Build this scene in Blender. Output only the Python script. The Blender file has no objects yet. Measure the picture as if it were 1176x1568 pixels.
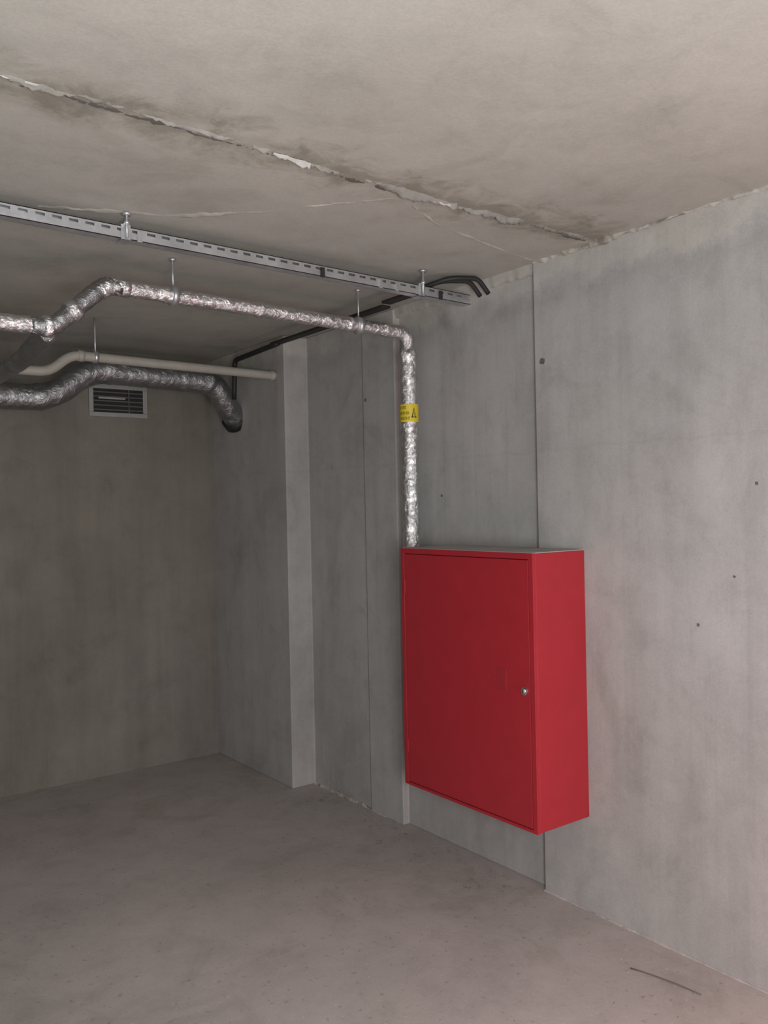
import bpy, bmesh, math, random
from mathutils import Vector, Matrix
random.seed(7)
S = bpy.context.scene
S.view_settings.view_transform = 'Standard'

# ------------------------------------------------------------ materials
def nodes_of(name):
    m = bpy.data.materials.new(name); m.use_nodes = True
    nt = m.node_tree
    b = nt.nodes['Principled BSDF']
    return m, nt, b

def noise(nt, vec, scale, detail=4, rough=0.6, dist=0.0):
    n = nt.nodes.new('ShaderNodeTexNoise')
    n.inputs['Scale'].default_value = scale
    n.inputs['Detail'].default_value = detail
    n.inputs['Roughness'].default_value = rough
    n.inputs['Distortion'].default_value = dist
    nt.links.new(vec, n.inputs['Vector'])
    return n.outputs['Fac']

def ramp(nt, fac, stops):
    r = nt.nodes.new('ShaderNodeValToRGB')
    e = r.color_ramp.elements
    while len(e) < len(stops): e.new(0.5)
    for i, (p, c) in enumerate(stops):
        e[i].position = p
        e[i].color = (c[0], c[1], c[2], 1) if hasattr(c, '__len__') else (c, c, c, 1)
    nt.links.new(fac, r.inputs['Fac'])
    return r.outputs['Color']

def mul(nt, a, b, fac=1.0, mode='MULTIPLY'):
    m = nt.nodes.new('ShaderNodeMix'); m.data_type = 'RGBA'; m.blend_type = mode
    m.inputs['Factor'].default_value = fac
    nt.links.new(a, m.inputs['A']); nt.links.new(b, m.inputs['B'])
    return m.outputs['Result']

def math_(nt, op, a, b=None, clamp=False):
    m = nt.nodes.new('ShaderNodeMath'); m.operation = op; m.use_clamp = clamp
    for i, q in enumerate((a, b)):
        if q is None: continue
        if isinstance(q, (int, float)): m.inputs[i].default_value = q
        else: nt.links.new(q, m.inputs[i])
    return m.outputs[0]

def mapping(nt, scale, loc=(0,0,0)):
    tc = nt.nodes.new('ShaderNodeTexCoord')
    mp = nt.nodes.new('ShaderNodeMapping')
    mp.inputs['Scale'].default_value = scale
    mp.inputs['Location'].default_value = loc
    nt.links.new(tc.outputs['Object'], mp.inputs['Vector'])
    return mp.outputs['Vector']

def concrete(name, col, streak=0.0, bump=0.25, speck=0.0, tint=(1, 1, 1), kind='', blot=1.0):
    m, nt, b = nodes_of(name)
    v = mapping(nt, (1, 1, 1))
    c1 = ramp(nt, noise(nt, v, 1.1, 5, .6, .6), [(.3, [k*(1-.13*blot) for k in col]), (.7, [k*(1+.09*blot) for k in col])])
    c2 = ramp(nt, noise(nt, v, 7, 6, .7, .4), [(.3, 1-.12*blot), (.5, 1.0), (.7, 1+.06*blot)])
    c = mul(nt, c1, c2)
    v2 = mapping(nt, (1, 1, 1), (3.7, 1.3, 8.1))
    c = mul(nt, c, ramp(nt, noise(nt, v2, 2.6, 4, .6, 1.0), [(.34, (1-.12*blot, 1-.12*blot, 1-.145*blot)), (.46, 1.0), (.75, 1.02)]))
    if streak:
        vs = mapping(nt, (5, 5, .45))
        c3 = ramp(nt, noise(nt, vs, 1.6, 6, .65), [(.32, 1-streak), (.55, 1.0), (.72, 1+streak*.6)])
        c = mul(nt, c, c3)
        vs3 = mapping(nt, (14, 14, .35), (2, 5, 1))
        c = mul(nt, c, ramp(nt, noise(nt, vs3, 1.5, 4, .6), [(.30, 1-streak*.5), (.42, 1.0), (.66, 1.0), (.75, 1+streak*.5)]))
        vs2 = mapping(nt, (1.1, 1.1, .5))
        c4 = ramp(nt, noise(nt, vs2, 1.4, 3, .5), [(.35, tint), (.65, (1, 1, 1))])
        c = mul(nt, c, c4)
    tc = nt.nodes.new('ShaderNodeTexCoord'); sp_ = nt.nodes.new('ShaderNodeSeparateXYZ')
    nt.links.new(tc.outputs['Object'], sp_.inputs[0])
    if kind == 'wall':      # cement-rich band left at the head of the pour + horizontal lift line
        n1 = noise(nt, v, 5, 5, .7)
        zz = math_(nt, 'ADD', sp_.outputs['Z'], math_(nt, 'MULTIPLY', math_(nt, 'SUBTRACT', n1, .5), .3))
        c = mul(nt, c, ramp(nt, math_(nt, 'SUBTRACT', zz, 1.5), [(.78, 1.0), (.86, (.91, .905, .89)), (.90, 1.0), (.94, (1.16, 1.15, 1.10))]))
        d = math_(nt, 'ABSOLUTE', math_(nt, 'SUBTRACT', math_(nt, 'ADD', sp_.outputs['Z'], math_(nt, 'MULTIPLY', n1, .05)), 1.79))
        c = mul(nt, c, ramp(nt, math_(nt, 'MULTIPLY', d, 10), [(.02, .96), (.09, 1.0)]))
    if kind == 'ceil':      # damp stain following the slab joint
        n1 = noise(nt, v, 7, 7, .72, .6)
        d = math_(nt, 'ABSOLUTE', math_(nt, 'SUBTRACT', sp_.outputs['Y'], 2.03))
        d = math_(nt, 'ADD', math_(nt, 'MULTIPLY', d, 3.0), math_(nt, 'MULTIPLY', math_(nt, 'SUBTRACT', n1, .5), 1.6))
        c = mul(nt, c, ramp(nt, d, [(.0, (.66, .645, .60)), (.18, (.86, .85, .815)), (.40, 1.0)]))
    fine = noise(nt, v, 160, 3, .7)
    c = mul(nt, c, ramp(nt, fine, [(.3, .92), (.7, 1.06)]))
    if speck:
        sp = ramp(nt, noise(nt, v, 38, 2, .5), [(.27, 1-speck), (.36, 1.0)])
        c = mul(nt, c, sp)
        sp2 = ramp(nt, noise(nt, v, 75, 1, .5), [(.70, 1.0), (.76, 1+speck)])
        c = mul(nt, c, sp2)
    nt.links.new(c, b.inputs['Base Color'])
    b.inputs['Roughness'].default_value = .9
    b.inputs['Specular IOR Level'].default_value = .25
    bp = nt.nodes.new('ShaderNodeBump'); bp.inputs['Strength'].default_value = bump
    bp.inputs['Distance'].default_value = .01
    h = mul(nt, ramp(nt, noise(nt, v, 5, 8, .6), [(0, 0.0), (1, 1.0)]), ramp(nt, noise(nt, v, 40, 4, .6), [(0, .7), (1, 1.0)]))
    nt.links.new(h, bp.inputs['Height'])
    nt.links.new(bp.outputs['Normal'], b.inputs['Normal'])
    return m

def plain(name, col, rough=.5, metal=0.0, bump=0, bscale=30, var=.08, spec=.5):
    m, nt, b = nodes_of(name)
    v = mapping(nt, (1, 1, 1))
    c = ramp(nt, noise(nt, v, 12, 4, .6), [(.3, [k*(1-var) for k in col]), (.7, [min(1, k*(1+var)) for k in col])])
    nt.links.new(c, b.inputs['Base Color'])
    b.inputs['Roughness'].default_value = rough
    b.inputs['Metallic'].default_value = metal
    b.inputs['Specular IOR Level'].default_value = spec
    if bump:
        bp = nt.nodes.new('ShaderNodeBump'); bp.inputs['Strength'].default_value = bump
        bp.inputs['Distance'].default_value = .01
        nt.links.new(noise(nt, v, bscale, 5, .65, .8), bp.inputs['Height'])
        nt.links.new(bp.outputs['Normal'], b.inputs['Normal'])
    return m

M_ceil = concrete('ceiling_concrete', (.418, .414, .376), 0, .28, kind='ceil', blot=.8)
M_wall = concrete('wall_concrete', (.405, .400, .395), .11, .25, tint=(.95, .945, .92), kind='wall', blot=.85)
M_wallb = concrete('wall_concrete_dimmed', (.228, .217, .193), .12, .25, tint=(.91, .91, .86), blot=.9)  # wall concrete again, dimness of the far end put into a darker base colour
M_floor = concrete('floor_concrete', (.425, .388, .372), 0, .3, .25, blot=.9)
M_mortar = concrete('mortar', (.27, .265, .245), 0, .8)
M_lime = concrete('lime_deposit', (.45, .45, .435), 0, .8)
M_foil = plain('aluminium_foil', (.84, .84, .85), .26, 1, .9, 42, .12)
M_duct = plain('dull_foil', (.37, .38, .39), .40, 1, .8, 30, .25)
M_zinc = plain('galvanised_steel', (.60, .62, .64), .42, .85, .1, 60, .15)
M_white = plain('pale_plastic', (.36, .35, .31), .5, 0)
M_black = plain('black_rubber', (.015, .015, .015), .6, 0)
M_red = plain('red_paint', (.350, .018, .028), .42, 0, .05, 150, .05)
M_redd = plain('red_gap', (.10, .004, .008), .6)
M_dust = concrete('dust', (.42, .41, .40), 0, .2)
M_chrome = plain('chrome', (.9, .9, .9), .2, 1)
M_yel = plain('yellow_label', (.70, .56, .03), .5)
M_ink = plain('ink', (.03, .03, .02), .6)
M_hole = plain('hole_dark', (.12, .115, .105), .95)
M_dark = plain('vent_dark', (.02, .02, .02), .8)

# ------------------------------------------------------------ helpers
def mkobj(name, verts, faces, mat, parent=None, smooth=False):
    me = bpy.data.meshes.new(name)
    me.from_pydata([tuple(v) for v in verts], [], faces)
    me.update()
    o = bpy.data.objects.new(name, me); S.collection.objects.link(o)
    me.materials.append(mat)
    if smooth:
        for p in me.polygons: p.use_smooth = True
    if parent: o.parent = parent
    return o

def recalc(o):
    bm = bmesh.new(); bm.from_mesh(o.data)
    bmesh.ops.recalc_face_normals(bm, faces=bm.faces); bm.to_mesh(o.data); bm.free()

def boxgeo(a, b):
    x0, y0, z0 = a; x1, y1, z1 = b
    v = [(x0,y0,z0),(x1,y0,z0),(x1,y1,z0),(x0,y1,z0),(x0,y0,z1),(x1,y0,z1),(x1,y1,z1),(x0,y1,z1)]
    f = [(0,3,2,1),(4,5,6,7),(0,1,5,4),(1,2,6,5),(2,3,7,6),(3,0,4,7)]
    return v, f

def boxes(name, lst, mat, parent=None, bevel=0):
    V, F = [], []
    for a, b in lst:
        v, f = boxgeo(a, b); n = len(V)
        V += v; F += [tuple(i+n for i in q) for q in f]
    o = mkobj(name, V, F, mat, parent)
    if bevel:
        md = o.modifiers.new('b', 'BEVEL'); md.width = bevel; md.segments = 2
    return o

def empty(name, loc=(0, 0, 0)):
    o = bpy.data.objects.new(name, None); S.collection.objects.link(o)
    o.empty_display_size = .1
    return o

def fillet(pts, r, n=8):
    pts = [Vector(p) for p in pts]
    out = [pts[0]]
    for i in range(1, len(pts)-1):
        a, p, b = pts[i-1], pts[i], pts[i+1]
        da, db = (a-p), (b-p)
        rr = min(r, da.length*.45, db.length*.45)
        s, e = p+da.normalized()*rr, p+db.normalized()*rr
        for k in range(n+1):
            t = k/n
            out.append(s*(1-t)**2+p*2*t*(1-t)+e*t*t)
    out.append(pts[-1])
    return out

def resample(pts, step):
    out = [pts[0]]
    for a, b in zip(pts, pts[1:]):
        n = max(1, int((b-a).length/step))
        for k in range(1, n+1): out.append(a.lerp(b, k/n))
    return out

def tube(name, pts, r, mat, parent=None, seg=20, fil=.05, step=.05, jit=0, cap=True, rf=None, smooth=True):
    P = resample(fillet(pts, fil), step)
    n = len(P)
    t0 = (P[1]-P[0]).normalized()
    up = Vector((0, 0, 1)) if abs(t0.z) < .9 else Vector((1, 0, 0))
    nrm = t0.cross(up).normalized()
    V, F = [], []
    for i, p in enumerate(P):
        t = (P[min(i+1, n-1)]-P[max(i-1, 0)]).normalized()
        nrm = (nrm - t*nrm.dot(t)).normalized()
        bn = t.cross(nrm)
        rr = rf(p) if rf else r
        for k in range(seg):
            a = 2*math.pi*k/seg
            q = rr*(1+random.uniform(-jit, jit))
            V.append(p+(nrm*math.cos(a)+bn*math.sin(a))*q)
    for i in range(n-1):
        for k in range(seg):
            k2 = (k+1) % seg
            F.append((i*seg+k, i*seg+k2, (i+1)*seg+k2, (i+1)*seg+k))
    if cap:
        F.append(tuple(range(seg))[::-1]); F.append(tuple((n-1)*seg+k for k in range(seg)))
    o = mkobj(name, V, F, mat, parent, smooth); recalc(o)
    return o

def bead(name, pts, w, h, mat, up, step=.008, wander=.35, lump=1.0, bias=0.0):
    """irregular squeezed-out mortar ridge lying on a surface, 'up' = outward normal"""
    P = resample([Vector(p) for p in pts], step); up = Vector(up)
    V, F = [], []; prof = 7
    a = b = 0.0; wob = 0; c = 0
    for i, p in enumerate(P):
        t = (P[min(i+1, len(P)-1)]-P[max(i-1, 0)]).normalized()
        s = t.cross(up).normalized()
        a = .85*a+.15*random.uniform(-1, 1)*2.4; b = .85*b+.15*random.uniform(-1, 1)*3.0*lump
        c = .96*c+.04*random.uniform(-1, 1)*6*lump
        wob = .93*wob+.07*random.uniform(-1, 1)*4
        ww = w*max(.12, 1+a+c*.7-bias); hh = h*max(.0, 1+b+c-bias)
        for k in range(prof):
            q = -1+2*k/(prof-1)
            V.append(p+s*(q*ww*.5+wob*w*wander)+up*(hh*(1-q*q)*(1+random.uniform(-.15, .15)) - .001))
    for i in range(len(P)-1):
        for k in range(prof-1):
            F.append((i*prof+k, i*prof+k+1, (i+1)*prof+k+1, (i+1)*prof+k))
    return mkobj(name, V, F, mat, None, True)

# ------------------------------------------------------------ room shell
H = 2.516
RX = 2.574
PX, PY, BY = 2.405, 4.12, 5.05
RW = [(2.54,-2.5),(2.54,2.377),(RX,2.377),(RX,3.295),(2.54,3.295),
      (2.54,3.565),(2.554,3.567),(2.554,PY),(PX,PY),(PX,BY+.12),(2.95,BY+.12),(2.95,-2.5)]
V = [(x,y,0) for x,y in RW]+[(x,y,H) for x,y in RW]; n = len(RW)
F = [(i,(i+1)%n,n+(i+1)%n,n+i) for i in range(n)]+[tuple(range(n))[::-1], tuple(range(n,2*n))]
wr = mkobj('wall_right', V, F, M_wall); recalc(wr)
md = wr.modifiers.new('b','BEVEL'); md.width=.006; md.segments=3; md.limit_method='ANGLE'
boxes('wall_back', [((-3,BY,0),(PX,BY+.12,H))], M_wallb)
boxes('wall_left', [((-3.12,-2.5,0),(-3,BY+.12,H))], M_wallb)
boxes('wall_rear', [((-3.12,-2.62,0),(-1.6,-2.5,H)),((-1.6,-2.62,2.3),(2.3,-2.5,H)),((2.3,-2.62,0),(2.95,-2.5,H))], M_wall)
boxes('floor', [((-3.12,-2.62,-.12),(2.95,BY+.12,0))], M_floor)
boxes('ceiling', [((-3.12,-2.62,H),(2.95,BY+.12,H+.2))], M_ceil)

# thin rough downstand of infill concrete at the head of the set-back wall bay
def downstand(name, y0, y1, x0, x1, drop):
    V, F = [], []; N = 90; a = 0; b = 0
    for i in range(N+1):
        y = y0+(y1-y0)*i/N
        a = .9*a+.1*random.uniform(-1,1)*.012; b = .9*b+.1*random.uniform(-1,1)*.03
        V += [(x0-.006+a,y,H+.001),(x0+a,y,H-drop*.6-b),(x0+.006+a,y,H-drop-b),(x1+.01,y,H-drop-b*1.2)]
    for i in range(N):
        for k in range(3): F.append((4*i+k,4*i+k+1,4*i+5+k,4*i+4+k))
    o = mkobj(name, V, F, M_ceil, None, True); recalc(o)
downstand('trim_4', 2.379, 3.295, 2.552, RX, .045)

# mortar ridges on the slab
bead('trim_1', [(-3,1.97,H),(.463,1.994,H),(.93,2.012,H),(1.589,2.05,H),(2.0,2.055,H),(2.54,2.045,H)], .020, .008, M_mortar, (0,0,-1), wander=.8, lump=1.2, bias=.15)
bead('trim_7', [(.2,1.985,H-.002),(.463,1.992,H-.002),(.56,1.996,H-.002)], .007, .004, M_lime, (0,0,-1))
bead('trim_8', [(1.16,2.022,H-.003),(1.28,2.034,H-.003)], .012, .008, M_lime, (0,0,-1))
bead('trim_12', [(1.75,2.052,H-.003),(1.84,2.053,H-.003)], .008, .007, M_lime, (0,0,-1))
bead('trim_9', [(-3,1.985,H),(.463,2.012,H),(.93,2.028,H),(1.589,2.064,H),(2.0,2.068,H),(2.54,2.058,H)], .018, .0012, M_hole, (0,0,-1), wander=.8)
bead('trim_2', [(1.68,2.06,H),(1.5,2.28,H),(1.36,2.46,H),(1.11,2.66,H),(.75,2.78,H)], .03, .004, M_ceil, (0,0,-1), lump=.5)
bead('trim_3', [(2.54,-.5,H-.004),(2.54,2.377,H-.004)], .026, .010, M_ceil, (-.707,0,-.707))
bead('trim_6', [(1.6,2.07,H),(1.9,2.22,H),(2.2,2.3,H),(2.54,2.36,H)], .014, .002, M_ceil, (0,0,-1))
bead('trim_10', [(2.54,2.38,.002),(2.54,.5,.002)], .014, .003, M_floor, (-.707,0,.707))
bead('trim_11', [(2.548,PY,.004),(2.548,3.30,.004)], .03, .006, M_floor, (-.707,0,.707))

# form-tie marks in the walls
holes = [(2.54,2.335,2.117,.014),(2.54,1.529,1.305,.005),(2.54,1.448,1.602,.006),(2.54,1.663,1.137,.006),(2.54,3.54,2.10,.010),(RX,3.0,1.60,.007)]
V, F = [], []
for x,y,z,r in holes:
    b0 = len(V)
    for k in range(14):
        a = 2*math.pi*k/14; q = r*random.uniform(.75,1.2)
        V.append((x-.0012, y+q*math.cos(a), z+q*math.sin(a)))
    V.append((x-.0005,y,z))
    F += [(b0+k, b0+(k+1)%14, b0+14) for k in range(14)]
mkobj('wall_tie_holes', V, F, M_hole)

# ------------------------------------------------------------ hydrant cabinet
cab = empty('fire_hydrant_cabinet')
X0,X1,Y0,Y1,Z0,Z1 = 2.257,2.54,2.14,2.911,.362,1.375
boxes('body', [((X0+.016,Y0+.0015,Z0+.0015),(X1,Y1-.0015,Z1-.0015))], M_red, cab, .002)
r_ = .022
boxes('front_frame', [((X0,Y0,Z0),(X0+.0155,Y0+r_,Z1)),((X0,Y1-r_,Z0),(X0+.0155,Y1,Z1)),
      ((X0,Y0+r_,Z0),(X0+.0155,Y1-r_,Z0+.012)),((X0,Y0+r_,Z1-r_),(X0+.0155,Y1-r_,Z1))], M_red, cab, .0012)
boxes('gap', [((X0+.008,Y0+.01,Z0+.01),(X0+.0158,Y1-.01,Z1-.01))], M_redd, cab)
boxes('door_panel', [((X0+.0005,Y0+r_+.003,Z0+.015),(X0+.012,Y1-r_-.003,Z1-r_-.003))], M_red, cab, .002)
boxes('hinges', [((X0-.003,Y1-r_-.006,z),(X0+.004,Y1-r_+.004,z+.06)) for z in (.50,1.18)], M_red, cab, .001)
boxes('pressed_mark', [((X0-.0006,2.285,.86),(X0+.002,2.33,.94))], plain('red_mark', (.305,.019,.028), .5), cab, .0005)
boxes('dusty_top', [((X0+.004,Y0+.004,Z1-.001),(X1-.001,Y1-.004,Z1+.0015))], M_dust, cab)
boxes('mounting_batten', [((X1,2.5,1.1),(RX,2.56,1.3)),((X1,2.5,.45),(RX,2.56,.6))], M_zinc, cab)
def disc(name, c, r, l, mat, parent, seg=24):
    c = Vector(c); V, F = [], []
    prof = [(0, r), (l*.7, r), (l, r*.75)]
    for d, q in prof:
        for k in range(seg):
            a = 2*math.pi*k/seg; V.append((c.x-d, c.y+q*math.cos(a), c.z+q*math.sin(a)))
    for i in range(2):
        for k in range(seg):
            k2=(k+1)%seg; F.append((i*seg+k,i*seg+k2,(i+1)*seg+k2,(i+1)*seg+k))
    F.append(tuple(2*seg+k for k in range(seg)))
    o = mkobj(name, V, F, mat, parent); recalc(o); return o
disc('lock_rose', (X0,2.192,.873), .015, .004, M_chrome, cab)
disc('lock_barrel', (X0-.004,2.192,.873), .008, .005, M_zinc, cab)
boxes('key_slot', [((X0-.0096,2.1900,.867),(X0-.0085,2.1940,.879))], M_ink, cab)

# ------------------------------------------------------------ foil insulated pipe
foil = empty('foil_insulated_pipe')
py = 3.085; RH = .029; RV = .040
def rf(p):
    r = RV if p.z < 2.27 else RH
    for z in (1.615, 2.14, 2.25):
        if p.z < 2.3 and abs(p.z-z) < .012: r *= 1.10
    for x in (1.30, 1.70, 2.13, 2.33):
        if p.z > 2.3 and abs(p.x-x) < .014: r *= 1.13
    return r
tube('riser_and_run', [(2.46,2.915,1.12),(2.46,py,1.12),(2.46,py,2.350),(1.08,py,2.378)], .04, M_foil, foil, 28, .055, .014, .04, rf=rf)
tube('drop_bend', [(1.12,py,2.377),(1.06,py,2.378),(.875,py,2.205),(.80,py,2.203)], .032, M_duct, foil, 24, .03, .012, .07)
tube('elbow_wrap', [(1.15,py,2.377),(1.075,py,2.379),(1.04,py,2.35)], .033, M_foil, foil, 24, .03, .012, .06)
tube('left_run', [(.85,py,2.205),(-2.99,py,2.19)], .030, M_foil, foil, 24, .02, .02, .045)
for i, x in enumerate((.84, .93)):
    tube('tape_%d'%i, [(x,py,2.205+(.055 if i else 0)),(x+.03,py,2.206+(.075 if i else 0))], .037, M_foil, foil, 20, .01, .01, .06)
for i, x in enumerate((1.323, 2.185)):
    zc = 2.350+(2.46-x)*.0203
    tube('clamp_%d'%i, [(x-.011,py,zc),(x+.011,py,zc)], .038, M_zinc, foil, 24, .01, .01)
    tube('rod_%d'%i, [(x,py,zc+.03),(x,py,H-.001)], .0035, M_zinc, foil, 8)
    tube('rod_base_%d'%i, [(x,py,H-.009),(x,py,H-.001)], .014, M_zinc, foil, 6)
br = empty('branch_pipe')
tube('run', [(.872,py+.045,2.200),(.875,3.5,2.155),(.88,4.52,2.150)], .036, M_duct, br, 24, .05, .02, .06)
lab_c = (2.46, py)
def arc_patch(name, a0, a1, z0, z1, r, mat, parent, n=14):
    V, F = [], []
    for i in range(n+1):
        a = a0+(a1-a0)*i/n
        for z in (z0, z1): V.append((lab_c[0]+r*math.cos(a), lab_c[1]+r*math.sin(a), z))
    for i in range(n): F.append((2*i, 2*i+2, 2*i+3, 2*i+1))
    return mkobj(name, V, F, mat, parent, True)
ac = math.atan2(-py, -2.46)
arc_patch('warning_label', ac-1.5, ac+1.5, 1.940, 2.02, .0432, M_yel, foil, 30)
k = 0
for row, z in enumerate((2.005, 1.980, 1.956)):
    for c in range(6 if row else 4):
        a = ac-1.1+c*.2
        kk = random.random()
        arc_patch('letter_%d'%k, a, a+.045, z-.007, z+.007, .0436, M_ink, foil, 1)
        arc_patch('letterbar_%d'%k, a, a+.12, z+(.004 if kk > .5 else -.002), z+(.007 if kk > .5 else .001), .0436, M_ink, foil, 2)
        if kk > .3: arc_patch('letterstem_%d'%k, a+.085, a+.12, z-.007, z+.007, .0436, M_ink, foil, 1)
        k += 1
def tri(ac0, w, z0, z1, r, mat):
    V = [(lab_c[0]+r*math.cos(ac0+q), lab_c[1]+r*math.sin(ac0+q), z) for q, z in ((-w, z0), (w, z0), (0, z1))]
    return mkobj('warning_triangle', V, [(0, 1, 2)], mat, foil)
tri(ac+.52, .30, 1.958, 2.005, .0450, M_ink); tri(ac+.52, .17, 1.964, 1.995, .0456, M_yel)
arc_patch('bang', ac+.495, ac+.545, 1.966, 1.984, .0462, M_ink, foil, 1)

# ------------------------------------------------------------ pale plastic pipe
pp = empty('plastic_pipe')
qy = 4.22
tube('run', [(PX,qy,2.305),(1.28,qy,2.322),(1.173,qy,2.232),(-2.99,qy,2.243)], .0235, M_white, pp, 20, .05, .03)
for i, x in enumerate((PX-.03, 1.31)):
    tube('socket_%d'%i, [(x,qy,2.3055 if i==0 else 2.3217),(x+.03,qy,2.305 if i==0 else 2.3212)], .028, M_white, pp)
tube('clip', [(1.386,qy,2.3205),(1.408,qy,2.320)], .029, M_zinc, pp)
tube('clip_rod', [(1.397,qy,2.34),(1.397,qy,H-.001)], .005, M_zinc, pp, 8)

# ------------------------------------------------------------ dark duct
du = empty('ventilation_duct')
dy_ = 4.60
def rd(p):
    r = .067
    for x in (1.60, 2.02, 2.17, 1.22):
        if abs(p.x-x) < .012: r = .072
    return r
tube('run', [(PX+.01,4.70,2.085),(2.29,4.63,2.20),(2.21,dy_,2.30),(1.489,dy_,2.321),(1.282,dy_,2.155),(-2.99,dy_,2.15)], .067, M_duct, du, 28, .11, .016, .03, rf=rd)
tube('wall_collar', [(PX+.01,4.71,2.085),(PX-.025,4.69,2.115)], .078, M_black, du, 24)

# ------------------------------------------------------------ perforated rail
rail = empty('perforated_mounting_rail')
def rz(x): return 2.43+(2.5-x)*.0158
xs0, xs1, yf = -.5, 2.50, 2.70
V, F = [], []
def quadbox(xa, xb, y0, y1, dz0, dz1):
    global V, F
    v, f = boxgeo((xa,y0,dz0),(xb,y1,dz1)); n = len(V)
    V += [(x,y,z+rz(x)) for x,y,z in v]; F += [tuple(i+n for i in q) for q in f]
hh = .0205
quadbox(xs0,xs1,yf,yf+.0025,.012,hh); quadbox(xs0,xs1,yf,yf+.0025,-hh,.003)
x = xs0
while x < xs1-.01:
    quadbox(x, min(x+.022,xs1), yf, yf+.0025, .003, .012); x += .050
quadbox(xs0,xs1,yf,yf+.041,hh-.0025,hh); quadbox(xs0,xs1,yf,yf+.041,-hh,-hh+.0025)
quadbox(xs0,xs1,yf+.0385,yf+.041,-hh,-.011); quadbox(xs0,xs1,yf+.0385,yf+.041,.011,hh)
mkobj('channel', V, F, M_zinc, rail)
for i, x in enumerate((.2, 1.0, 2.23)):
    z = rz(x)
    boxes('bracket_%d'%i, [((x-.016,yf-.004,z-.026),(x+.016,yf,z+.026)),((x-.016,yf-.004,z-.026),(x+.016,yf+.045,z-.022))], M_zinc, rail, .001)
    tube('rod_%d'%i, [(x,yf-.012,z-.02),(x,yf-.012,H-.001)], .0045, M_zinc, rail, 8)
    tube('nut_%d'%i, [(x,yf-.012,z+.024),(x,yf-.012,z+.034)], .010, M_zinc, rail, 6)
    tube('anchor_%d'%i, [(x,yf-.012,H-.010),(x,yf-.012,H-.001)], .016, M_zinc, rail, 6)
for i, x in enumerate((1.045, 1.75, 2.02, 2.33, 2.1)):
    z = rz(x); boxes('fixing_%d'%i, [((x-.008,yf-.008,z-.024),(x+.008,yf,z+.012))], M_zinc if i % 2 == 0 else M_dark, rail, .001)

# ------------------------------------------------------------ black cable
cb = empty('black_cable')
boxes('flat_run', [((2.28,2.745,2.456),(2.33,3.04,2.468)), ((2.28,3.04,2.440),(2.33,4.05,2.452))], M_black, cb, .002)
tube('far_run', [(2.300,4.0,2.440),(2.300,4.50,2.425),(2.300,4.52,2.20)], .014, M_black, cb, 10, .03)
for i, dy in enumerate((0, .05)):
    tube('loop_%d'%i, [(2.28,2.80-dy,2.462),(2.34,2.70-dy,2.49),(2.46,2.66-dy,2.495),(2.50,2.66-dy,2.46),(2.52,2.66-dy,2.44)], .010, M_black, cb, 10, .05, .01)

# ------------------------------------------------------------ vent grille
vg = empty('ventilation_grille')
vx0,vx1,vz0,vz1,vy = 1.625,1.977,2.124,2.316,BY
fw = .026
M_vf = plain('vent_frame', (.34,.34,.33), .5, .3)
boxes('frame', [((vx0,vy-.014,vz0),(vx1,vy,vz0+fw)),((vx0,vy-.014,vz1-fw),(vx1,vy,vz1)),((vx0,vy-.014,vz0+fw),(vx0+fw,vy,vz1-fw)),((vx1-fw,vy-.014,vz0+fw),(vx1,vy,vz1-fw))], M_vf, vg, .002)
boxes('backing', [((vx0+fw,vy-.003,vz0+fw),(vx1-fw,vy-.001,vz1-fw))], M_dark, vg)
boxes('slats', [((vx0+fw,vy-.012,vz0+fw+.012+i*.026),(vx1-fw,vy-.006,vz0+fw+.019+i*.026)) for i in range(5)]+[((1.86,vy-.013,vz0+fw),(1.866,vy-.005,vz1-fw))], plain('slat_grey',(.12,.12,.115),.5,.3), vg)
boxes('damper_lever', [((1.68,vy-.016,vz0+.105),(1.84,vy-.012,vz0+.115))], M_vf, vg)

# ------------------------------------------------------------ floor bits
tube('loose_wire', [(2.326,1.80,.004),(2.34,1.74,.006),(2.36,1.65,.005),(2.369,1.566,.004)], .0018, M_hole, None, 6, .03, .02)
V, F = [], []
def pebble(x, y, r):
    n = len(V)
    for q in ((1,0,0),(0,1,0),(-1,0,0),(0,-1,0),(0,0,1),(0,0,-.3)):
        V.append((x+q[0]*r*random.uniform(.6,1.3), y+q[1]*r*random.uniform(.6,1.3), max(0, r*.3+q[2]*r*random.uniform(.5,.9))))
    for a,b in ((0,1),(1,2),(2,3),(3,0)): F.extend([(n+a,n+b,n+4),(n+b,n+a,n+5)])
for i in range(90):
    pebble(2.52-abs(random.gauss(0,.10))-.01, random.uniform(2.4,4.0), random.uniform(.003,.008))
for i in range(40):
    pebble(2.36-abs(random.gauss(0,.08))-.01, random.uniform(4.15,5.0), random.uniform(.003,.007))
for i in range(160):
    pebble(random.uniform(.2,2.4), random.uniform(1.2,4.8), random.uniform(.0012,.004))
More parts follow.
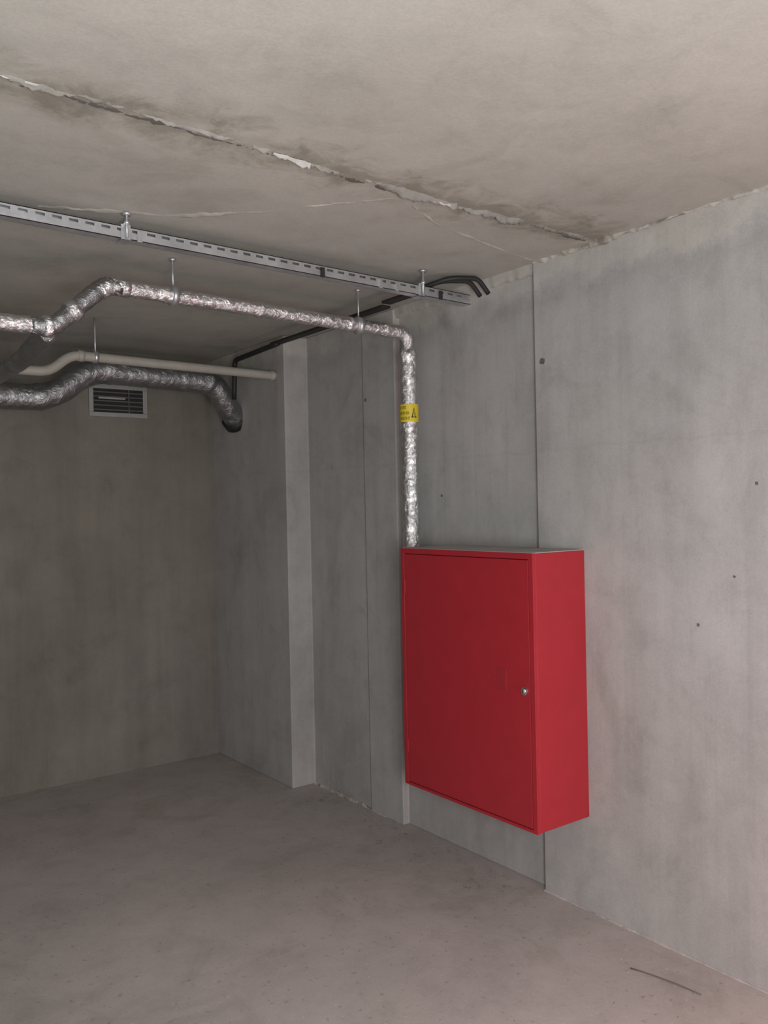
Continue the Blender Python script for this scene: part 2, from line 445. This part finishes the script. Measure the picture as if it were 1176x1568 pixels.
for x,y,r in ((2.32,3.2,.014),(2.3,3.27,.011),(2.42,3.85,.013),(2.36,3.9,.010)): pebble(x,y,r)
mkobj('floor_debris', V, F, concrete('rubble',(.22,.21,.20),0,.5))

# ------------------------------------------------------------ lights
w = bpy.data.worlds.new('World'); S.world = w; w.use_nodes = True
w.node_tree.nodes['Background'].inputs['Color'].default_value = (.95,.98,1,1)
w.node_tree.nodes['Background'].inputs['Strength'].default_value = .5
def area(name, loc, target, sx, sy, power, col):
    l = bpy.data.lights.new(name,'AREA'); l.shape='RECTANGLE'; l.size=sx; l.size_y=sy; l.energy=power; l.color=col
    o = bpy.data.objects.new(name,l); S.collection.objects.link(o); o.location=loc
    o.rotation_euler = (Vector(target)-Vector(loc)).to_track_quat('-Z','Y').to_euler()
    return o
def point(name, loc, r, power, col):
    l = bpy.data.lights.new(name,'POINT'); l.shadow_soft_size=r; l.energy=power; l.color=col
    o = bpy.data.objects.new(name,l); S.collection.objects.link(o); o.location=loc
    return o
area('daylight_opening', (.35,-2.4,1.2), (.9,1.0,1.35), 3.6, 2.1, 18, (.99,1,1))
point('work_lamp', (.15,-.33,1.36), .40, 240, (.99,.993,1))
point('added_pink_fill', (1.95,.32,.50), .15, 25, (1,.42,.44))  # added off-frame lamp, no real source; its pink glow stands in for lens haze

# ------------------------------------------------------------ camera
cd = bpy.data.cameras.new('camera'); cam = bpy.data.objects.new('camera', cd); S.collection.objects.link(cam)
cd.sensor_fit='VERTICAL'; cd.sensor_height=36; cd.lens=1310/1568*36; cd.clip_start=.02
th = math.atan(978/1310)
Fw = Vector((math.sin(th), math.cos(th), 0)); R = Vector((math.cos(th), -math.sin(th), 0)); U = Vector((0,0,1))
F2 = (Fw-U*.005).normalized(); U2 = (U+Fw*.005).normalized()
Xc = (R-U2*.021).normalized(); Yc = (U2+R*.021).normalized(); Zc = -F2
M = Matrix((Xc,Yc,Zc)).transposed().to_4x4(); M.translation = Vector((0,0,1.55))
cam.matrix_world = M
S.camera = cam
